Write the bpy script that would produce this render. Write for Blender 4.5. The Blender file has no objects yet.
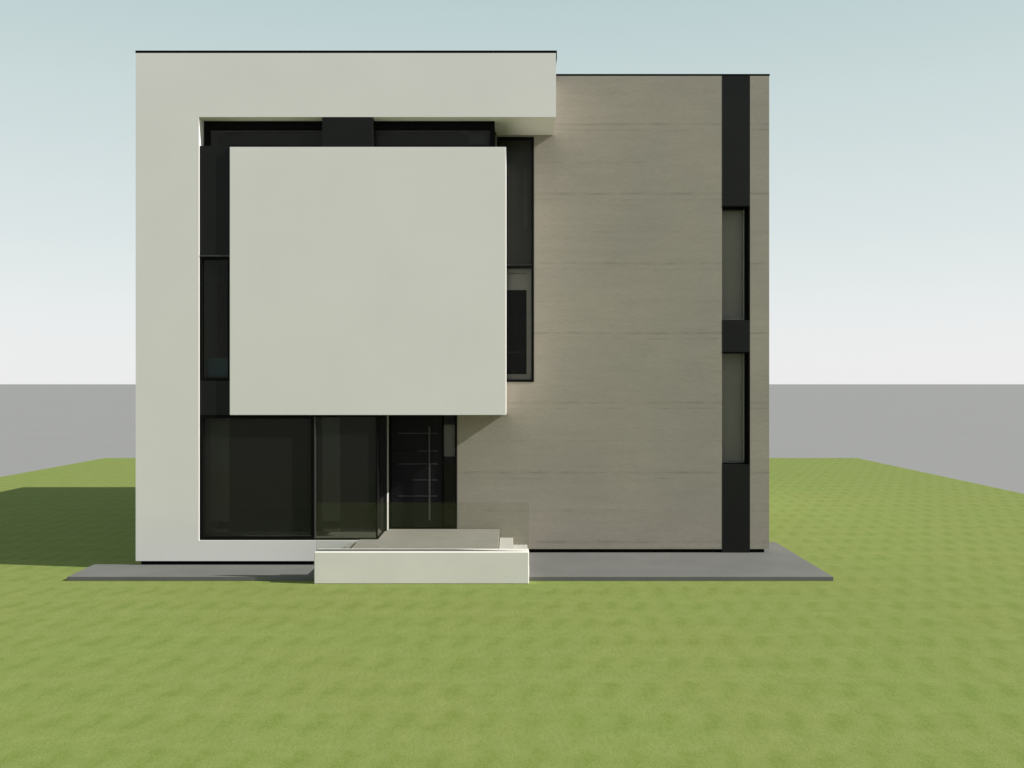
import bpy, bmesh, math
from mathutils import Vector

scene = bpy.context.scene
COL = scene.collection

# ------------------------------------------------------------------ camera
H = 2.98                       # eye height
F = 930.0                      # focal length in pixels of a 1024 wide frame
cam_d = bpy.data.cameras.new("camera")
cam_d.sensor_width = 36.0
cam_d.lens = 36.0 * F / 1024.0
cam_d.clip_start = 0.1
cam_d.clip_end = 20000
cam = bpy.data.objects.new("camera", cam_d)
COL.objects.link(cam)
cam.location = (0, 0, H)
cam.rotation_euler = (math.radians(90), 0, 0)
scene.camera = cam

# ------------------------------------------------------------------ sun and sky
SUN_EL = 33.7
SUN_AZ = 9.0                   # degrees in front of the facade plane, on the right
el, az = math.radians(SUN_EL), math.radians(SUN_AZ)
to_sun = Vector((math.cos(el) * math.cos(az), -math.cos(el) * math.sin(az), math.sin(el)))
sun_d = bpy.data.lights.new("sun", 'SUN')
sun_d.energy = 5.0
sun_d.angle = math.radians(0.5)
sun_d.color = (1.0, 0.975, 0.925)
sun = bpy.data.objects.new("sun", sun_d)
COL.objects.link(sun)
sun.location = (30, -5, 30)
sun.rotation_euler = (-to_sun).to_track_quat('-Z', 'Y').to_euler()

world = bpy.data.worlds.new("World")
scene.world = world
world.use_nodes = True
wn, wl = world.node_tree.nodes, world.node_tree.links
wn.clear()
w_out = wn.new('ShaderNodeOutputWorld')
w_bg = wn.new('ShaderNodeBackground')
w_bg.inputs['Strength'].default_value = 0.10
sky = wn.new('ShaderNodeTexSky')
sky.sky_type = 'NISHITA'
sky.sun_disc = False
sky.sun_elevation = el
sky.sun_rotation = math.atan2(to_sun.x, to_sun.y)
sky.air_density = 1.0
sky.dust_density = 2.0
sky.ozone_density = 1.0
# the milky, evenly overcast-free veil of the photograph: colour by height above the horizon
tc = wn.new('ShaderNodeTexCoord')
sep = wn.new('ShaderNodeSeparateXYZ')
wl.new(tc.outputs['Generated'], sep.inputs[0])
ramp = wn.new('ShaderNodeValToRGB')
wl.new(sep.outputs['Z'], ramp.inputs[0])
cr = ramp.color_ramp
cr.interpolation = 'LINEAR'
stops = [(0.0, (0.900, 0.905, 0.905)), (0.05, (0.86, 0.875, 0.885)), (0.14, (0.755, 0.81, 0.80)),
         (0.29, (0.615, 0.715, 0.70)), (0.38, (0.52, 0.645, 0.645)), (1.0, (0.30, 0.345, 0.35))]
cr.elements[0].position = stops[0][0]
cr.elements[0].color = (*stops[0][1], 1)
cr.elements[1].position = stops[-1][0]
cr.elements[1].color = (*stops[-1][1], 1)
for p, c in stops[1:-1]:
    e = cr.elements.new(p)
    e.color = (*c, 1)
gain = wn.new('ShaderNodeVectorMath')
gain.operation = 'SCALE'
gain.inputs['Scale'].default_value = 7.4
wl.new(ramp.outputs[0], gain.inputs[0])
mixw = wn.new('ShaderNodeMix')
mixw.data_type = 'RGBA'
mixw.inputs[0].default_value = 0.90
wl.new(sky.outputs[0], mixw.inputs[6])
wl.new(gain.outputs[0], mixw.inputs[7])
wl.new(mixw.outputs[2], w_bg.inputs['Color'])
wl.new(w_bg.outputs[0], w_out.inputs[0])

vs = scene.view_settings
vs.view_transform = 'Standard'
vs.look = 'None'
vs.gamma = 1.0
vs.use_curve_mapping = False
vs.exposure = 0.45


# ------------------------------------------------------------------ materials
def new_mat(name):
    m = bpy.data.materials.new(name)
    m.use_nodes = True
    n = m.node_tree.nodes
    return m, n, m.node_tree.links, n['Principled BSDF']


def coords(n, l, scale):
    """world-metre coordinates, stretched"""
    g = n.new('ShaderNodeTexCoord')
    v = n.new('ShaderNodeVectorMath')
    v.operation = 'MULTIPLY'
    v.inputs[1].default_value = scale
    l.new(g.outputs['Object'], v.inputs[0])
    return v.outputs[0]


def noise(n, l, scale, detail=4, rough=0.55, vec=(1, 1, 1)):
    t = n.new('ShaderNodeTexNoise')
    t.inputs['Scale'].default_value = scale
    t.inputs['Detail'].default_value = detail
    t.inputs['Roughness'].default_value = rough
    l.new(coords(n, l, vec), t.inputs['Vector'])
    return t.outputs['Fac']


def two_tone(n, l, fac, a, b, lo=0.3, hi=0.7):
    r = n.new('ShaderNodeValToRGB')
    r.color_ramp.elements[0].position = lo
    r.color_ramp.elements[1].position = hi
    r.color_ramp.elements[0].color = (*a, 1)
    r.color_ramp.elements[1].color = (*b, 1)
    l.new(fac, r.inputs[0])
    return r.outputs[0]


def bump(n, l, fac, b, strength, dist=0.01):
    u = n.new('ShaderNodeBump')
    u.inputs['Strength'].default_value = strength
    u.inputs['Distance'].default_value = dist
    l.new(fac, u.inputs['Height'])
    l.new(u.outputs[0], b.inputs['Normal'])


def speckled(name, col, var=0.06, scale=3.0, fine=90.0, rough=0.8, bmp=0.1, vec=(1, 1, 1), spec=0.3):
    m, n, l, b = new_mat(name)
    lo = tuple(c * (1 - var) for c in col)
    hi = tuple(min(1, c * (1 + var)) for c in col)
    l.new(two_tone(n, l, noise(n, l, scale, 5, vec=vec), lo, hi), b.inputs['Base Color'])
    b.inputs['Roughness'].default_value = rough
    b.inputs['Specular IOR Level'].default_value = spec
    if bmp:
        bump(n, l, noise(n, l, fine, 3), b, bmp, 0.004)
    return m


M = {}
M['render_white'] = speckled('white_render', (0.725, 0.690, 0.668), 0.025, 0.6, 130, 0.85, 0.10)
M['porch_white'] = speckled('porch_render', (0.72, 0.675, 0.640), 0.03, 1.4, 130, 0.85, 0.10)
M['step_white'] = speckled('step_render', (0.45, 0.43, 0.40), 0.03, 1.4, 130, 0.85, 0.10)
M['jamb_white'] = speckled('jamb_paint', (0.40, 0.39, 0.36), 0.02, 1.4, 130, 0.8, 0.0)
M['trim_grey'] = speckled('trim_grey', (0.085, 0.085, 0.082), 0.03, 1.4, 130, 0.5, 0.0)
M['bead_grey'] = speckled('bead_grey', (0.33, 0.32, 0.30), 0.03, 1.4, 130, 0.6, 0.0)
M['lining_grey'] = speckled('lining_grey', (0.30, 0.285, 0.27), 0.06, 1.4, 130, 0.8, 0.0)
M['reflection_grey'] = speckled('reflection_grey', (0.34, 0.31, 0.30), 0.06, 1.4, 130, 0.8, 0.0)
M['highlight_grey'] = speckled('highlight_grey', (0.20, 0.195, 0.185), 0.06, 1.4, 130, 0.8, 0.0)
M['dark_panel'] = speckled('dark_panel', (0.010, 0.010, 0.0095), 0.10, 2.0, 120, 0.42, 0.02, spec=0.14)
M['frame_metal'] = speckled('dark_frame_metal', (0.0035, 0.0035, 0.0033), 0.05, 3.0, 120, 0.7, 0.0, spec=0.06)
M['steel'] = speckled('brushed_steel', (0.042, 0.042, 0.039), 0.05, 5.0, 120, 0.4, 0.0)
M['cap_metal'] = speckled('roof_edge_metal', (0.003, 0.004, 0.004), 0.05, 3.0, 120, 0.8, 0.0, spec=0.05)
M['door_panel'] = speckled('door_panel', (0.006, 0.006, 0.007), 0.1, 2.0, 120, 0.5, 0.0, spec=0.12)
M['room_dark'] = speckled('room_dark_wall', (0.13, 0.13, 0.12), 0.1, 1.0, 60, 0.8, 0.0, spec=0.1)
M['room_pale'] = speckled('room_pale_wall', (0.42, 0.41, 0.38), 0.03, 1.0, 60, 0.85, 0.0, spec=0.1)
M['blind'] = speckled('grey_blind', (0.56, 0.50, 0.475), 0.08, 1.2, 90, 0.85, 0.0, vec=(1, 1, 0.4), spec=0.1)
M['teal_cloth'] = speckled('teal_cloth', (0.035, 0.085, 0.105), 0.1, 8.0, 160, 0.9, 0.2, spec=0.1)
M['concrete'] = speckled('grey_concrete', (0.124, 0.122, 0.114), 0.07, 1.3, 60, 0.85, 0.15)
M['tile'] = speckled('grey_terrace_tile', (0.232, 0.219, 0.192), 0.05, 2.2, 80, 0.7, 0.08)
M['earth_grey'] = speckled('plain_grey_ground', (0.230, 0.227, 0.227), 0.012, 0.15, 20, 0.95, 0.0, spec=0.05)


def wall_material():
    m, n, l, b = new_mat('banded_stone_cladding')
    streak = noise(n, l, 1.0, 6, 0.62, (1.1, 1.1, 9.0))
    fine = noise(n, l, 1.0, 5, 0.7, (9.0, 9.0, 48.0))
    cloud = noise(n, l, 0.7, 3, 0.5)
    c1 = two_tone(n, l, streak, (0.277, 0.249, 0.207), (0.308, 0.277, 0.232), 0.25, 0.75)
    c2 = two_tone(n, l, fine, (0.90, 0.895, 0.885), (1.09, 1.09, 1.095), 0.25, 0.75)
    c3 = two_tone(n, l, cloud, (0.95, 0.96, 0.965), (1.04, 1.03, 1.015), 0.35, 0.65)
    m1 = n.new('ShaderNodeMix'); m1.data_type = 'RGBA'; m1.blend_type = 'MULTIPLY'; m1.inputs[0].default_value = 1
    l.new(c1, m1.inputs[6]); l.new(c2, m1.inputs[7])
    m2 = n.new('ShaderNodeMix'); m2.data_type = 'RGBA'; m2.blend_type = 'MULTIPLY'; m2.inputs[0].default_value = 1
    l.new(m1.outputs[2], m2.inputs[6]); l.new(c3, m2.inputs[7])
    # broken board seams every 1.2 m (and a fainter one between)
    g = n.new('ShaderNodeTexCoord'); s = n.new('ShaderNodeSeparateXYZ')
    l.new(g.outputs['Object'], s.inputs[0])

    def math_(op, a, bb=None):
        q = n.new('ShaderNodeMath'); q.operation = op
        for i, v in enumerate((a, bb)):
            if v is None:
                continue
            if isinstance(v, (int, float)):
                q.inputs[i].default_value = v
            else:
                l.new(v, q.inputs[i])
        return q.outputs[0]
    wob = noise(n, l, 1.0, 3, 0.5, (2.0, 2.0, 0.3))
    zz = math_('ADD', s.outputs['Z'], math_('MULTIPLY', math_('SUBTRACT', wob, 0.5), 0.035))

    def seam(z0, period, half):
        fr = math_('FRACT', math_('DIVIDE', math_('ADD', math_('SUBTRACT', zz, z0), period * 100.5), period))
        d = math_('ABSOLUTE', math_('SUBTRACT', fr, 0.5))          # 0 on the seam
        k = n.new('ShaderNodeMapRange'); k.interpolation_type = 'SMOOTHSTEP'
        k.inputs['From Min'].default_value = 0.0; k.inputs['From Max'].default_value = half / period
        k.inputs['To Min'].default_value = 1.0; k.inputs['To Max'].default_value = 0.0
        l.new(d, k.inputs['Value'])
        return k.outputs[0]
    brk = n.new('ShaderNodeMapRange'); brk.inputs['From Min'].default_value = 0.42; brk.inputs['From Max'].default_value = 0.58
    l.new(noise(n, l, 1.0, 4, 0.6, (2.6, 2.6, 5.0)), brk.inputs['Value'])
    brk2 = n.new('ShaderNodeMapRange'); brk2.inputs['From Min'].default_value = 0.46; brk2.inputs['From Max'].default_value = 0.64
    l.new(noise(n, l, 1.0, 4, 0.6, (2.2, 2.2, 3.0)), brk2.inputs['Value'])
    a = math_('MULTIPLY', seam(6.27, 1.205, 0.035), math_('ADD', math_('MULTIPLY', brk.outputs[0], 0.15), 0.05))
    a2 = math_('MULTIPLY', seam(6.27 - 0.66, 1.205, 0.03), math_('MULTIPLY', brk2.outputs[0], 0.11))
    a3 = math_('MULTIPLY', seam(6.27 - 0.10, 1.205, 0.025), math_('MULTIPLY', brk2.outputs[0], 0.16))
    dark = math_('SUBTRACT', 1.0, math_('ADD', a, math_('ADD', a2, a3)))
    m3 = n.new('ShaderNodeVectorMath'); m3.operation = 'SCALE'
    l.new(m2.outputs[2], m3.inputs[0]); l.new(dark, m3.inputs['Scale'])
    l.new(m3.outputs[0], b.inputs['Base Color'])
    b.inputs['Roughness'].default_value = 0.75
    b.inputs['Specular IOR Level'].default_value = 0.25
    bump(n, l, fine, b, 0.12, 0.004)
    return m


def grass_material():
    m, n, l, b = new_mat('mown_grass')
    g = n.new('ShaderNodeTexCoord'); s = n.new('ShaderNodeSeparateXYZ')
    l.new(g.outputs['Object'], s.inputs[0])

    def math_(op, a, bb=None):
        q = n.new('ShaderNodeMath'); q.operation = op
        for i, v in enumerate((a, bb)):
            if v is None:
                continue
            if isinstance(v, (int, float)):
                q.inputs[i].default_value = v
            else:
                l.new(v, q.inputs[i])
        return q.outputs[0]
    # turf laid in a regular pattern: noise on a torus repeats every 0.385 x 0.86 m
    wobx = math_('MULTIPLY', math_('SUBTRACT', noise(n, l, 0.9, 3), 0.5), 0.16)
    woby = math_('MULTIPLY', math_('SUBTRACT', noise(n, l, 0.7, 3), 0.5), 0.30)
    u = math_('MULTIPLY', math_('ADD', s.outputs['X'], math_('ADD', wobx, 1.35)), 2 * math.pi / 0.385)
    v = math_('MULTIPLY', math_('ADD', s.outputs['Y'], math_('ADD', woby, -9.03)), 2 * math.pi / 0.86)
    cmb = n.new('ShaderNodeCombineXYZ')
    l.new(math_('COSINE', u), cmb.inputs[0]); l.new(math_('MULTIPLY', math_('SINE', u), -1.0), cmb.inputs[1]); l.new(math_('COSINE', v), cmb.inputs[2])
    t4 = n.new('ShaderNodeTexNoise'); t4.noise_dimensions = '4D'
    t4.inputs['Scale'].default_value = 1.5; t4.inputs['Detail'].default_value = 5; t4.inputs['Roughness'].default_value = 0.55
    l.new(cmb.outputs[0], t4.inputs['Vector']); l.new(math_('SINE', v), t4.inputs['W'])
    # one darker tuft per repeat
    tuft = math_('ADD', math_('MULTIPLY', math_('COSINE', math_('ADD', u, math_('MULTIPLY', math_('SINE', v), -0.8))), 0.5),
                 math_('MULTIPLY', math_('COSINE', v), 0.5))
    tm = n.new('ShaderNodeMapRange'); tm.interpolation_type = 'SMOOTHSTEP'
    tm.inputs['From Min'].default_value = 0.05; tm.inputs['From Max'].default_value = 1.35
    l.new(math_('ADD', tuft, math_('MULTIPLY', math_('SUBTRACT', t4.outputs['Fac'], 0.5), 7.5)), tm.inputs['Value'])
    patch = noise(n, l, 0.35, 4, 0.6)
    mott = noise(n, l, 3.5, 5, 0.65)
    blade = noise(n, l, 1.0, 4, 0.7, (70, 45, 70))
    base = two_tone(n, l, patch, (0.181, 0.209, 0.063), (0.170, 0.214, 0.060), 0.3, 0.7)

    def mul(c, fac_col):
        q = n.new('ShaderNodeMix'); q.data_type = 'RGBA'; q.blend_type = 'MULTIPLY'; q.inputs[0].default_value = 1
        l.new(c, q.inputs[6]); l.new(fac_col, q.inputs[7])
        return q.outputs[2]
    c = mul(base, two_tone(n, l, tm.outputs[0], (1.0, 1.0, 1.02), (0.81, 0.86, 0.69), 0.0, 1.0))
    c = mul(c, two_tone(n, l, t4.outputs['Fac'], (0.90, 0.92, 0.85), (1.08, 1.06, 1.12), 0.35, 0.65))
    c = mul(c, two_tone(n, l, mott, (0.91, 0.935, 0.87), (1.08, 1.065, 1.12), 0.3, 0.7))
    c = mul(c, two_tone(n, l, blade, (0.78, 0.81, 0.72), (1.21, 1.19, 1.24), 0.3, 0.7))
    l.new(c, b.inputs['Base Color'])
    b.inputs['Roughness'].default_value = 0.95
    b.inputs['Specular IOR Level'].default_value = 0.05
    return m


def glass_material(name, tint, ior, rough=0.0, film=0.0):
    m = bpy.data.materials.new(name)
    m.use_nodes = True
    n, l = m.node_tree.nodes, m.node_tree.links
    n.clear()
    out = n.new('ShaderNodeOutputMaterial')
    mx = n.new('ShaderNodeMixShader')
    tr = n.new('ShaderNodeBsdfTransparent'); tr.inputs[0].default_value = (*tint, 1)
    gl = n.new('ShaderNodeBsdfGlossy'); gl.inputs['Roughness'].default_value = rough
    gl.inputs['Color'].default_value = (1, 1, 1, 1)
    fr = n.new('ShaderNodeFresnel'); fr.inputs['IOR'].default_value = ior
    # a very slight waviness of the pane
    t = n.new('ShaderNodeTexNoise'); t.inputs['Scale'].default_value = 0.8
    bp = n.new('ShaderNodeBump'); bp.inputs['Strength'].default_value = 0.02; bp.inputs['Distance'].default_value = 0.02
    l.new(t.outputs['Fac'], bp.inputs['Height']); l.new(bp.outputs[0], gl.inputs['Normal'])
    df = n.new('ShaderNodeBsdfDiffuse'); df.inputs[0].default_value = (0.30, 0.285, 0.265, 1)   # pale diffuse veil put in to brighten the dark panes evenly
    fm = n.new('ShaderNodeMixShader'); fm.inputs[0].default_value = film
    l.new(tr.outputs[0], fm.inputs[1]); l.new(df.outputs[0], fm.inputs[2])
    l.new(fr.outputs[0], mx.inputs[0]); l.new(fm.outputs[0], mx.inputs[1]); l.new(gl.outputs[0], mx.inputs[2])
    l.new(mx.outputs[0], out.inputs[0])
    return m


M['cladding'] = wall_material()
M['grass'] = grass_material()
M['window_glass'] = glass_material('dark_window_glass', (0.55, 0.56, 0.53), 1.17, 0.0, 0.05)
M['clear_glass'] = glass_material('clear_window_glass', (0.80, 0.81, 0.79), 1.15, 0.0, 0.025)
M['clean_glass'] = glass_material('clean_window_glass', (0.82, 0.83, 0.81), 1.14, 0.0, 0.004)
M['rail_glass'] = glass_material('balustrade_glass', (0.945, 0.95, 0.935), 1.30)


# ------------------------------------------------------------------ geometry helpers
def add_box(bm, x0, x1, y0, y1, z0, z1, bev=0.0):
    vs_ = [bm.verts.new((x, y, z)) for z in (z0, z1) for y in (y0, y1) for x in (x0, x1)]
    idx = [(0, 2, 3, 1), (4, 5, 7, 6), (0, 1, 5, 4), (2, 6, 7, 3), (0, 4, 6, 2), (1, 3, 7, 5)]
    fs = [bm.faces.new([vs_[i] for i in f]) for f in idx]
    if bev:
        es = {e for f in fs for e in f.edges}
        bmesh.ops.bevel(bm, geom=list(es), offset=bev, segments=2, affect='EDGES', profile=0.5)


def add_grid_solid(bm, xs, zs, holes, y0, y1):
    """upright slab between y0 and y1, cells (i, k) listed in holes left open; closed, no inner faces"""
    nx, nz = len(xs) - 1, len(zs) - 1
    vert = {}

    def V(i, k, s):
        if (i, k, s) not in vert:
            vert[(i, k, s)] = bm.verts.new((xs[i], y1 if s else y0, zs[k]))
        return vert[(i, k, s)]

    def solid(i, k):
        return 0 <= i < nx and 0 <= k < nz and (i, k) not in holes
    for i in range(nx):
        for k in range(nz):
            if not solid(i, k):
                continue
            bm.faces.new((V(i, k, 0), V(i + 1, k, 0), V(i + 1, k + 1, 0), V(i, k + 1, 0)))
            bm.faces.new((V(i, k, 1), V(i, k + 1, 1), V(i + 1, k + 1, 1), V(i + 1, k, 1)))
            if not solid(i - 1, k):
                bm.faces.new((V(i, k, 0), V(i, k + 1, 0), V(i, k + 1, 1), V(i, k, 1)))
            if not solid(i + 1, k):
                bm.faces.new((V(i + 1, k, 0), V(i + 1, k, 1), V(i + 1, k + 1, 1), V(i + 1, k + 1, 0)))
            if not solid(i, k - 1):
                bm.faces.new((V(i, k, 0), V(i, k, 1), V(i + 1, k, 1), V(i + 1, k, 0)))
            if not solid(i, k + 1):
                bm.faces.new((V(i, k + 1, 0), V(i + 1, k + 1, 0), V(i + 1, k + 1, 1), V(i, k + 1, 1)))


def obj(name, bm, mat, parent=None, label=None):
    bmesh.ops.recalc_face_normals(bm, faces=bm.faces)
    me = bpy.data.meshes.new(name)
    bm.to_mesh(me)
    bm.free()
    me.materials.append(mat)
    o = bpy.data.objects.new(name, me)
    COL.objects.link(o)
    if parent is not None:
        root = parent
        o.parent = root
        # parents sit at their own base: keep mesh data in world metres
        w = Vector((0, 0, 0))
        p = parent
        while p is not None:
            w += Vector(p.location)
            p = p.parent
        o.location = -w
    if label:
        o['label'] = label
    return o


def boxes(name, mat, parent, *bs, bev=0.0, label=None):
    bm = bmesh.new()
    for b in bs:
        add_box(bm, *b, bev=bev)
    return obj(name, bm, mat, parent, label)


def thing(name, label, cat, loc):
    o = bpy.data.objects.new(name, None)
    o.empty_display_size = 0.3
    COL.objects.link(o)
    o.location = loc
    o['label'] = label
    o['category'] = cat
    return o


def rim(x0, x1, z0, z1, y0, y1, t):
    """four bars of a rectangular frame, butted end to end"""
    return [(x0, x0 + t, y0, y1, z0, z1), (x1 - t, x1, y0, y1, z0, z1),
            (x0 + t, x1 - t, y0, y1, z0, z0 + t), (x0 + t, x1 - t, y0, y1, z1 - t, z1)]


# ------------------------------------------------------------------ the setting
def sheet(name, x0, x1, y0, y1, z, mat, nx=1, ny=1):
    bm = bmesh.new()
    g = [[bm.verts.new((x0 + (x1 - x0) * i / nx, y0 + (y1 - y0) * j / ny, z)) for j in range(ny + 1)] for i in range(nx + 1)]
    for i in range(nx):
        for j in range(ny):
            bm.faces.new((g[i][j], g[i + 1][j], g[i + 1][j + 1], g[i][j + 1]))
    o = obj(name, bm, mat)
    o['kind'] = 'structure'
    return o


sheet('ground', -6000, 6000, -6000, 9000, -0.03, M['earth_grey'], 12, 12)
lawn = boxes('lawn', M['grass'], None, (-16.4, 13.9, -2.0, 37.5, -0.028, 0.0))
lawn['kind'] = 'structure'

bm = bmesh.new()   # paving round the foot of the house: a front strip that wraps round the right-hand corner
pts = [(-6.73, 14.07), (4.86, 14.07), (4.86, 17.2), (4.375, 17.2), (4.375, 16.14), (-2.2, 16.14), (-2.2, 15.05), (-6.76, 15.05)]
bot = [bm.verts.new((x, y, 0.002)) for x, y in pts]
top = [bm.verts.new((x, y, 0.062)) for x, y in pts]
bm.faces.new(bot)
bm.faces.new(top)
for i in range(len(pts)):
    j = (i + 1) % len(pts)
    bm.faces.new((bot[i], bot[j], top[j], top[i]))
pav = obj('pavement', bm, M['concrete'])
pav['kind'] = 'structure'

# ------------------------------------------------------------------ the house
YF, YT = 15.0, 16.09           # front of the white frame, front of the stone-clad wall
ZB, ZT = 0.125, 8.318
house = thing('house', 'modern flat-roofed house with white frame, projecting white cube and banded grey-brown stone wall', 'house', (-0.8, 20.0, 0.0))

# white portal frame: left column, top beam and sill strip in one piece
bm = bmesh.new()
add_grid_solid(bm, [-6.07, -5.05, -2.175, -0.30, 0.71], [ZB, 0.456, 7.287, ZT],
               {(1, 1), (2, 1), (3, 1), (2, 0), (3, 0)}, YF, 15.9)
es = [e for e in bm.edges if len(e.link_faces) == 2 and e.calc_face_angle(0) > 0.5]
bmesh.ops.bevel(bm, geom=es, offset=0.004, segments=2, affect='EDGES', profile=0.5)
obj('white_frame', bm, M['render_white'], house)
boxes('beam_soffit', M['render_white'], house, (-0.27, 0.71, 15.9, YT - 0.002, 7.288, 8.30), bev=0.0)
boxes('side_wall', M['render_white'], house, (-6.06, -5.85, 15.9, 22.0, ZB, ZT))
boxes('rear_wall', M['render_white'], house, (-5.85, 4.25, 21.8, 22.0, ZB, ZT - 0.05))

# stone-clad wall with its openings
xs = [-2.13, -0.95, -0.26, 0.38, 3.633, 4.118, 4.45]
zs = [ZB, 0.476, 2.62, 3.015, 7.256, 8.310]
hol = {(0, 0), (0, 1), (2, 3)} | {(4, k) for k in range(5)} | {(0, 3), (0, 4), (0, 2), (1, 3) if False else (0, 4)}
bm = bmesh.new()
add_grid_solid(bm, xs, zs, hol, YT, 16.40)
obj('stone_wall', bm, M['cladding'], house, 'stone-clad front wall with horizontal seams')
boxes('right_wall', M['cladding'], house, (4.20, 4.448, 16.40, 22.0, ZB, 8.31))
boxes('roof', M['concrete'], house, (-5.85, 4.20, 16.42, 21.8, 8.05, 8.25))
boxes('rear_wing', M['render_white'], house, (-6.06, 4.448, 22.0, 25.6, 0.0, 5.45))

boxes('roof_edge', M['cap_metal'], house,
      (-6.075, 0.725, YF + 0.001, 16.07, ZT + 0.003, ZT + 0.042), (-6.075, -5.8, 16.07, 22.0, ZT + 0.003, ZT + 0.042),
      (0.71 + 0.003, 0.725, YF + 0.001, 16.07, ZT - 0.09, ZT + 0.003),
      (0.73, 4.46, YT + 0.001, 16.45, 8.313, 8.345), (4.15, 4.46, 16.45, 22.0, 8.313, 8.345))
boxes('plinth', M['cap_metal'], house, (-6.0, -2.3, 15.05, 15.4, 0.0, ZB - 0.001), (-0.95, 4.377, 16.14, 16.5, 0.0, ZB - 0.001),
      (-6.0, -5.86, 15.4, 21.9, 0.0, ZB - 0.001), (4.2, 4.377, 16.5, 21.9, 0.0, ZB - 0.001))

# projecting white cube, its face a hair behind the portal's
boxes('projecting_cube', M['render_white'], house, (-4.550, -0.097, 14.992, 16.085, 2.480, 6.802), bev=0.004)

# flat panel in front of the high window
boxes('cladding_panel', M['dark_panel'], house, (-3.065, -2.245, 15.003, 15.19, 6.806, 7.284), bev=0.004,
      label='flat dark panel over the high strip window')

# high strip window above the cube
w = boxes('window', M['frame_metal'], house,
          *rim(-5.038, -0.285, 6.806, 7.232, 15.22, 15.33, 0.075), (-3.0, -2.3, 15.22, 15.33, 6.881, 7.157),
          label='long low strip window over the cube')
boxes('glass', M['window_glass'], w, (-4.963, -3.002, 15.27, 15.28, 6.881, 7.157))
boxes('glass', M['window_glass'], w, (-2.298, -0.36, 15.27, 15.28, 6.881, 7.157))
boxes('head_board', M['frame_metal'], house, (-5.045, -0.285, 15.232, 15.36, 7.234, 7.285))
boxes('bay_return', M['frame_metal'], house, (-0.355, -0.287, 15.365, 16.08, 6.806, 7.285))
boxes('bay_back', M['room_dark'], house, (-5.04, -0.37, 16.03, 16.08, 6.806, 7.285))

# left glazing strip: spandrel, bedroom window, spandrel
XL, XR = -5.047, -4.553
boxes('spandrel_panel', M['dark_panel'], house, (XL, XR, 15.03, 15.12, 5.065, 6.83), bev=0.004)
boxes('trim_bar', M['steel'], house, (XL, XR, 15.02, 15.12, 5.04, 5.063))
w = boxes('window', M['frame_metal'], house, *rim(XL, XR, 3.035, 5.038, 15.03, 15.12, 0.04),
          label='narrow bedroom window left of the cube')
boxes('glass', M['clear_glass'], w, (XL + 0.04, XR - 0.04, 15.08, 15.09, 3.075, 4.998))
boxes('spandrel_panel', M['dark_panel'], house, (XL, XR, 15.03, 15.12, 2.4785, 3.033), bev=0.004)

# ground-floor glazing with its glass corner
w = boxes('window', M['frame_metal'], house, *rim(-5.047, -3.20, 0.459, 2.476, 15.03, 15.12, 0.05),
          label='large dark ground-floor window')
boxes('glass', M['window_glass'], w, (-4.997, -3.25, 15.08, 15.09, 0.509, 2.426))
w = boxes('window', M['frame_metal'], house,
          (-3.198, -2.180, 15.032, 15.12, 0.459, 0.480), (-3.198, -2.180, 15.032, 15.12, 2.45, 2.478),
          (-2.204, -2.180, 15.05, 15.11, 0.480, 2.45), (-2.200, -2.175, 15.12, 15.83, 0.459, 0.480),
          label='frameless glass corner beside the door')
boxes('mullion', M['steel'], w, (-3.197, -3.177, 15.026, 15.12, 0.481, 2.449))
boxes('glass', M['window_glass'], w, (-3.176, -2.205, 15.07, 15.08, 0.481, 2.449))
boxes('glass', M['window_glass'], w, (-2.196, -2.186, 15.122, 15.83, 0.481, 2.449))
boxes('jamb_cover', M['dark_panel'], house, (-2.195, -2.131, 15.835, 15.858, 0.480, 2.478))
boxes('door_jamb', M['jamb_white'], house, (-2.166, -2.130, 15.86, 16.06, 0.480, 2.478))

# front door, its grooves, pull bar and side light
d = boxes('door', M['door_panel'], house,
          *[(-2.085, -1.215, 16.115, 16.17, z0, z1) for z0, z1 in
            ((0.500, 1.035), (1.043, 1.313), (1.321, 1.591), (1.599, 1.815), (1.823, 2.123), (2.131, 2.60))],
          (-2.085, -1.215, 16.135, 16.16, 1.0, 2.2), bev=0.0)
boxes('groove_trim', M['trim_grey'], d, *[(x0, -1.28, 16.108, 16.1345, z + 0.0005, z + 0.0075) for z, x0 in
                                      ((1.035, -1.98), (1.313, -1.75), (1.591, -1.98), (1.815, -1.62), (2.123, -1.98))])
bm = bmesh.new()
add_box(bm, -1.442, -1.412, 16.04, 16.07, 0.63, 2.25, 0.006)
for z in (0.85, 2.05):
    add_box(bm, -1.435, -1.419, 16.068, 16.118, z, z + 0.02)
obj('handle', bm, M['steel'], d)
boxes('door_frame', M['frame_metal'], house, (-2.128, -2.088, 16.10, 16.20, 0.478, 2.60), (-1.212, -1.185, 16.10, 16.20, 0.478, 2.60),
      (-0.985, -0.953, 16.06, 16.20, 0.478, 2.60), (-2.13, -0.953, 16.10, 16.20, 2.602, 2.64), (-1.185, -0.985, 16.10, 16.20, 0.478, 0.51))
sl = boxes('side_light', M['clear_glass'], house, (-1.184, -0.986, 16.14, 16.15, 0.512, 2.60))
boxes('threshold', M['frame_metal'], house, (-2.2, -0.95, 16.07, 16.5, 0.40, 0.476))

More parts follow.
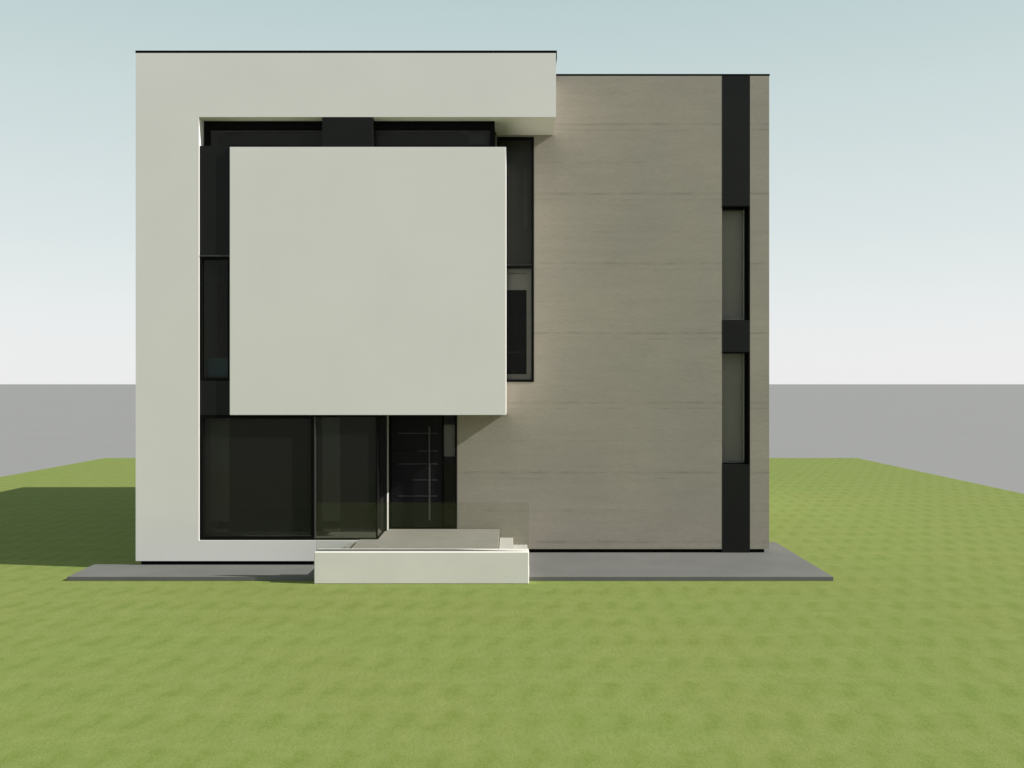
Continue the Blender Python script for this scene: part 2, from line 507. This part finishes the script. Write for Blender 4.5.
# tall narrow window between the cube and the stone wall
w = boxes('window', M['frame_metal'], house, *rim(-0.255, 0.376, 3.02, 7.25, 16.08, 16.17, 0.04),
          (-0.215, 0.336, 16.08, 16.17, 4.985, 5.045), label='tall narrow two-pane window right of the cube')
boxes('trim_bar', M['steel'], w, (-0.215, 0.336, 16.072, 16.079, 5.032, 5.042))
boxes('glass', M['window_glass'], w, (-0.215, 0.336, 16.12, 16.13, 5.047, 7.208))
boxes('glass', M['clean_glass'], w, (-0.215, 0.336, 16.12, 16.13, 3.062, 4.983))

# dark vertical strip on the right with two deep windows
for z0, z1 in ((6.065, 8.310), (3.54, 4.085), (0.064, 1.59)):
    boxes('strip_panel', M['dark_panel'], house, (3.635, 4.116, 16.088, 16.41, z0, z1))
for z0, z1, where in ((4.085, 6.065, 'upper'), (1.59, 3.54, 'lower')):
    w = boxes('window', M['frame_metal'], house, *rim(3.635, 4.116, z0 + 0.001, z1 - 0.001, 16.30, 16.405, 0.025),
              (4.098, 4.116, 16.085, 16.298, z0 + 0.001, z1 - 0.001), (4.066, 4.0975, 16.27, 16.298, z0 + 0.001, z1 - 0.017), (3.635, 4.097, 16.085, 16.298, z1 - 0.016, z1 - 0.001),
              label='%s deep-set window in the dark strip' % where)
    boxes('frame_bead', M['bead_grey'], w, (4.055, 4.0655, 16.285, 16.299, z0 + 0.026, z1 - 0.026), (3.66, 4.055, 16.285, 16.299, z0 + 0.018, z0 + 0.026))
    boxes('glass', M['clear_glass'], w, (3.661, 4.090, 16.34, 16.35, z0 + 0.027, z1 - 0.027))
    boxes('blind', M['blind'], w, (3.64, 4.11, 16.41, 16.42, z0 - 0.05, z1 + 0.05))

# rooms behind the glass
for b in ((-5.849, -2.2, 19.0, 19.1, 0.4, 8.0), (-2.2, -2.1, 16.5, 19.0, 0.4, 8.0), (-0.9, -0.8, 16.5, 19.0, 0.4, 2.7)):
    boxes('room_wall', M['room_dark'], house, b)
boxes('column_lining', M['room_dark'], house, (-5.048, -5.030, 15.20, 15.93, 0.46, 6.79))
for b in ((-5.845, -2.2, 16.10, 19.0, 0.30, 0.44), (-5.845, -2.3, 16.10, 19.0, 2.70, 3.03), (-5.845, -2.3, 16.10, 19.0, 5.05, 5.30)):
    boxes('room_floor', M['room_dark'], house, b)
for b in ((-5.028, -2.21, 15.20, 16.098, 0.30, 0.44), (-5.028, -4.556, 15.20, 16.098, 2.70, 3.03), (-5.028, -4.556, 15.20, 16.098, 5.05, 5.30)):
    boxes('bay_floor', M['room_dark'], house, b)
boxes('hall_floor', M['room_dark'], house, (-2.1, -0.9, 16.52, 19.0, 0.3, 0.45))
boxes('sidelight_reflection', M['reflection_grey'], house, (-1.184, -0.986, 16.17, 16.20, 1.72, 2.27))  # pale panel standing in for the reflection in the side light
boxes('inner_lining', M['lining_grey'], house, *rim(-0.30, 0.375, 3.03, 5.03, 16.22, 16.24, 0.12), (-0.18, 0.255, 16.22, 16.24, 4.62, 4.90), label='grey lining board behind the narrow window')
boxes('inner_panel', M['frame_metal'], house, (-0.18, 0.254, 16.25, 16.27, 3.10, 4.65))
boxes('inner_rail', M['dark_panel'], house, (-0.15, 0.20, 16.236, 16.248, 3.52, 3.55))
boxes('pane_reflection', M['highlight_grey'], house, (0.215, 0.255, 16.25, 16.29, 5.70, 6.75))  # grey strip standing in for a highlight on the upper pane
boxes('pane_reflection', M['highlight_grey'], house, (-0.72, -0.41, 15.45, 15.50, 6.96, 7.20))  # grey strip standing in for a reflection in the strip window
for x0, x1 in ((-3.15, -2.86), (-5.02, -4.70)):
    boxes('pale_panel', M['lining_grey'], house, (x0, x1, 15.45, 15.48, 0.70, 2.42))  # pale upright panel behind the ground-floor glass
    boxes('low_bar', M['bead_grey'], house, (x0 + 0.02, x1 - 0.01, 15.42, 15.50, 0.53, 0.57))  # thin pale bar low down, below the upright panel
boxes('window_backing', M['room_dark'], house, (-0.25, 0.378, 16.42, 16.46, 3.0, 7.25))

# ------------------------------------------------------------------ entrance terrace
ter = thing('entrance_terrace', 'low white entrance terrace with grey paving, two steps and a glass balustrade', 'terrace', (-1.35, 15.0, 0.0))
bm = bmesh.new()
add_box(bm, -2.95, 0.253, 13.86, 14.155, 0.0, 0.476, 0.012)
obj('front_wall', bm, M['porch_white'], ter)
boxes('platform', M['tile'], ter, (-2.60, -0.22, 14.157, 14.985, 0.0, 0.42),
      (-2.17, -0.22, 14.985, 16.065, 0.0, 0.42))
boxes('paving', M['tile'], ter, (-2.456, -0.216, 14.16, 14.99, 0.422, 0.476), (-2.163, -0.216, 14.99, 16.06, 0.422, 0.476), bev=0.003)
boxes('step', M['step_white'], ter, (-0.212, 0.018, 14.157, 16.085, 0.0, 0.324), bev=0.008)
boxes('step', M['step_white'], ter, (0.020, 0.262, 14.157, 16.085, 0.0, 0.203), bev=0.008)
boxes('glass_balustrade', M['rail_glass'], ter, (-2.93, 0.25, 13.92, 13.935, 0.470, 1.205), bev=0.002)

# ------------------------------------------------------------------ bench behind the upper left window
bench = thing('bench', 'low teal bench just inside the narrow window left of the white cube', 'bench', (-4.8, 15.8, 3.03))
boxes('seat', M['teal_cloth'], bench, (-5.02, -4.57, 15.28, 16.6, 3.10, 3.41), bev=0.02)
boxes('base', M['frame_metal'], bench, (-5.00, -4.60, 15.32, 16.55, 3.032, 3.098), bev=0.005)
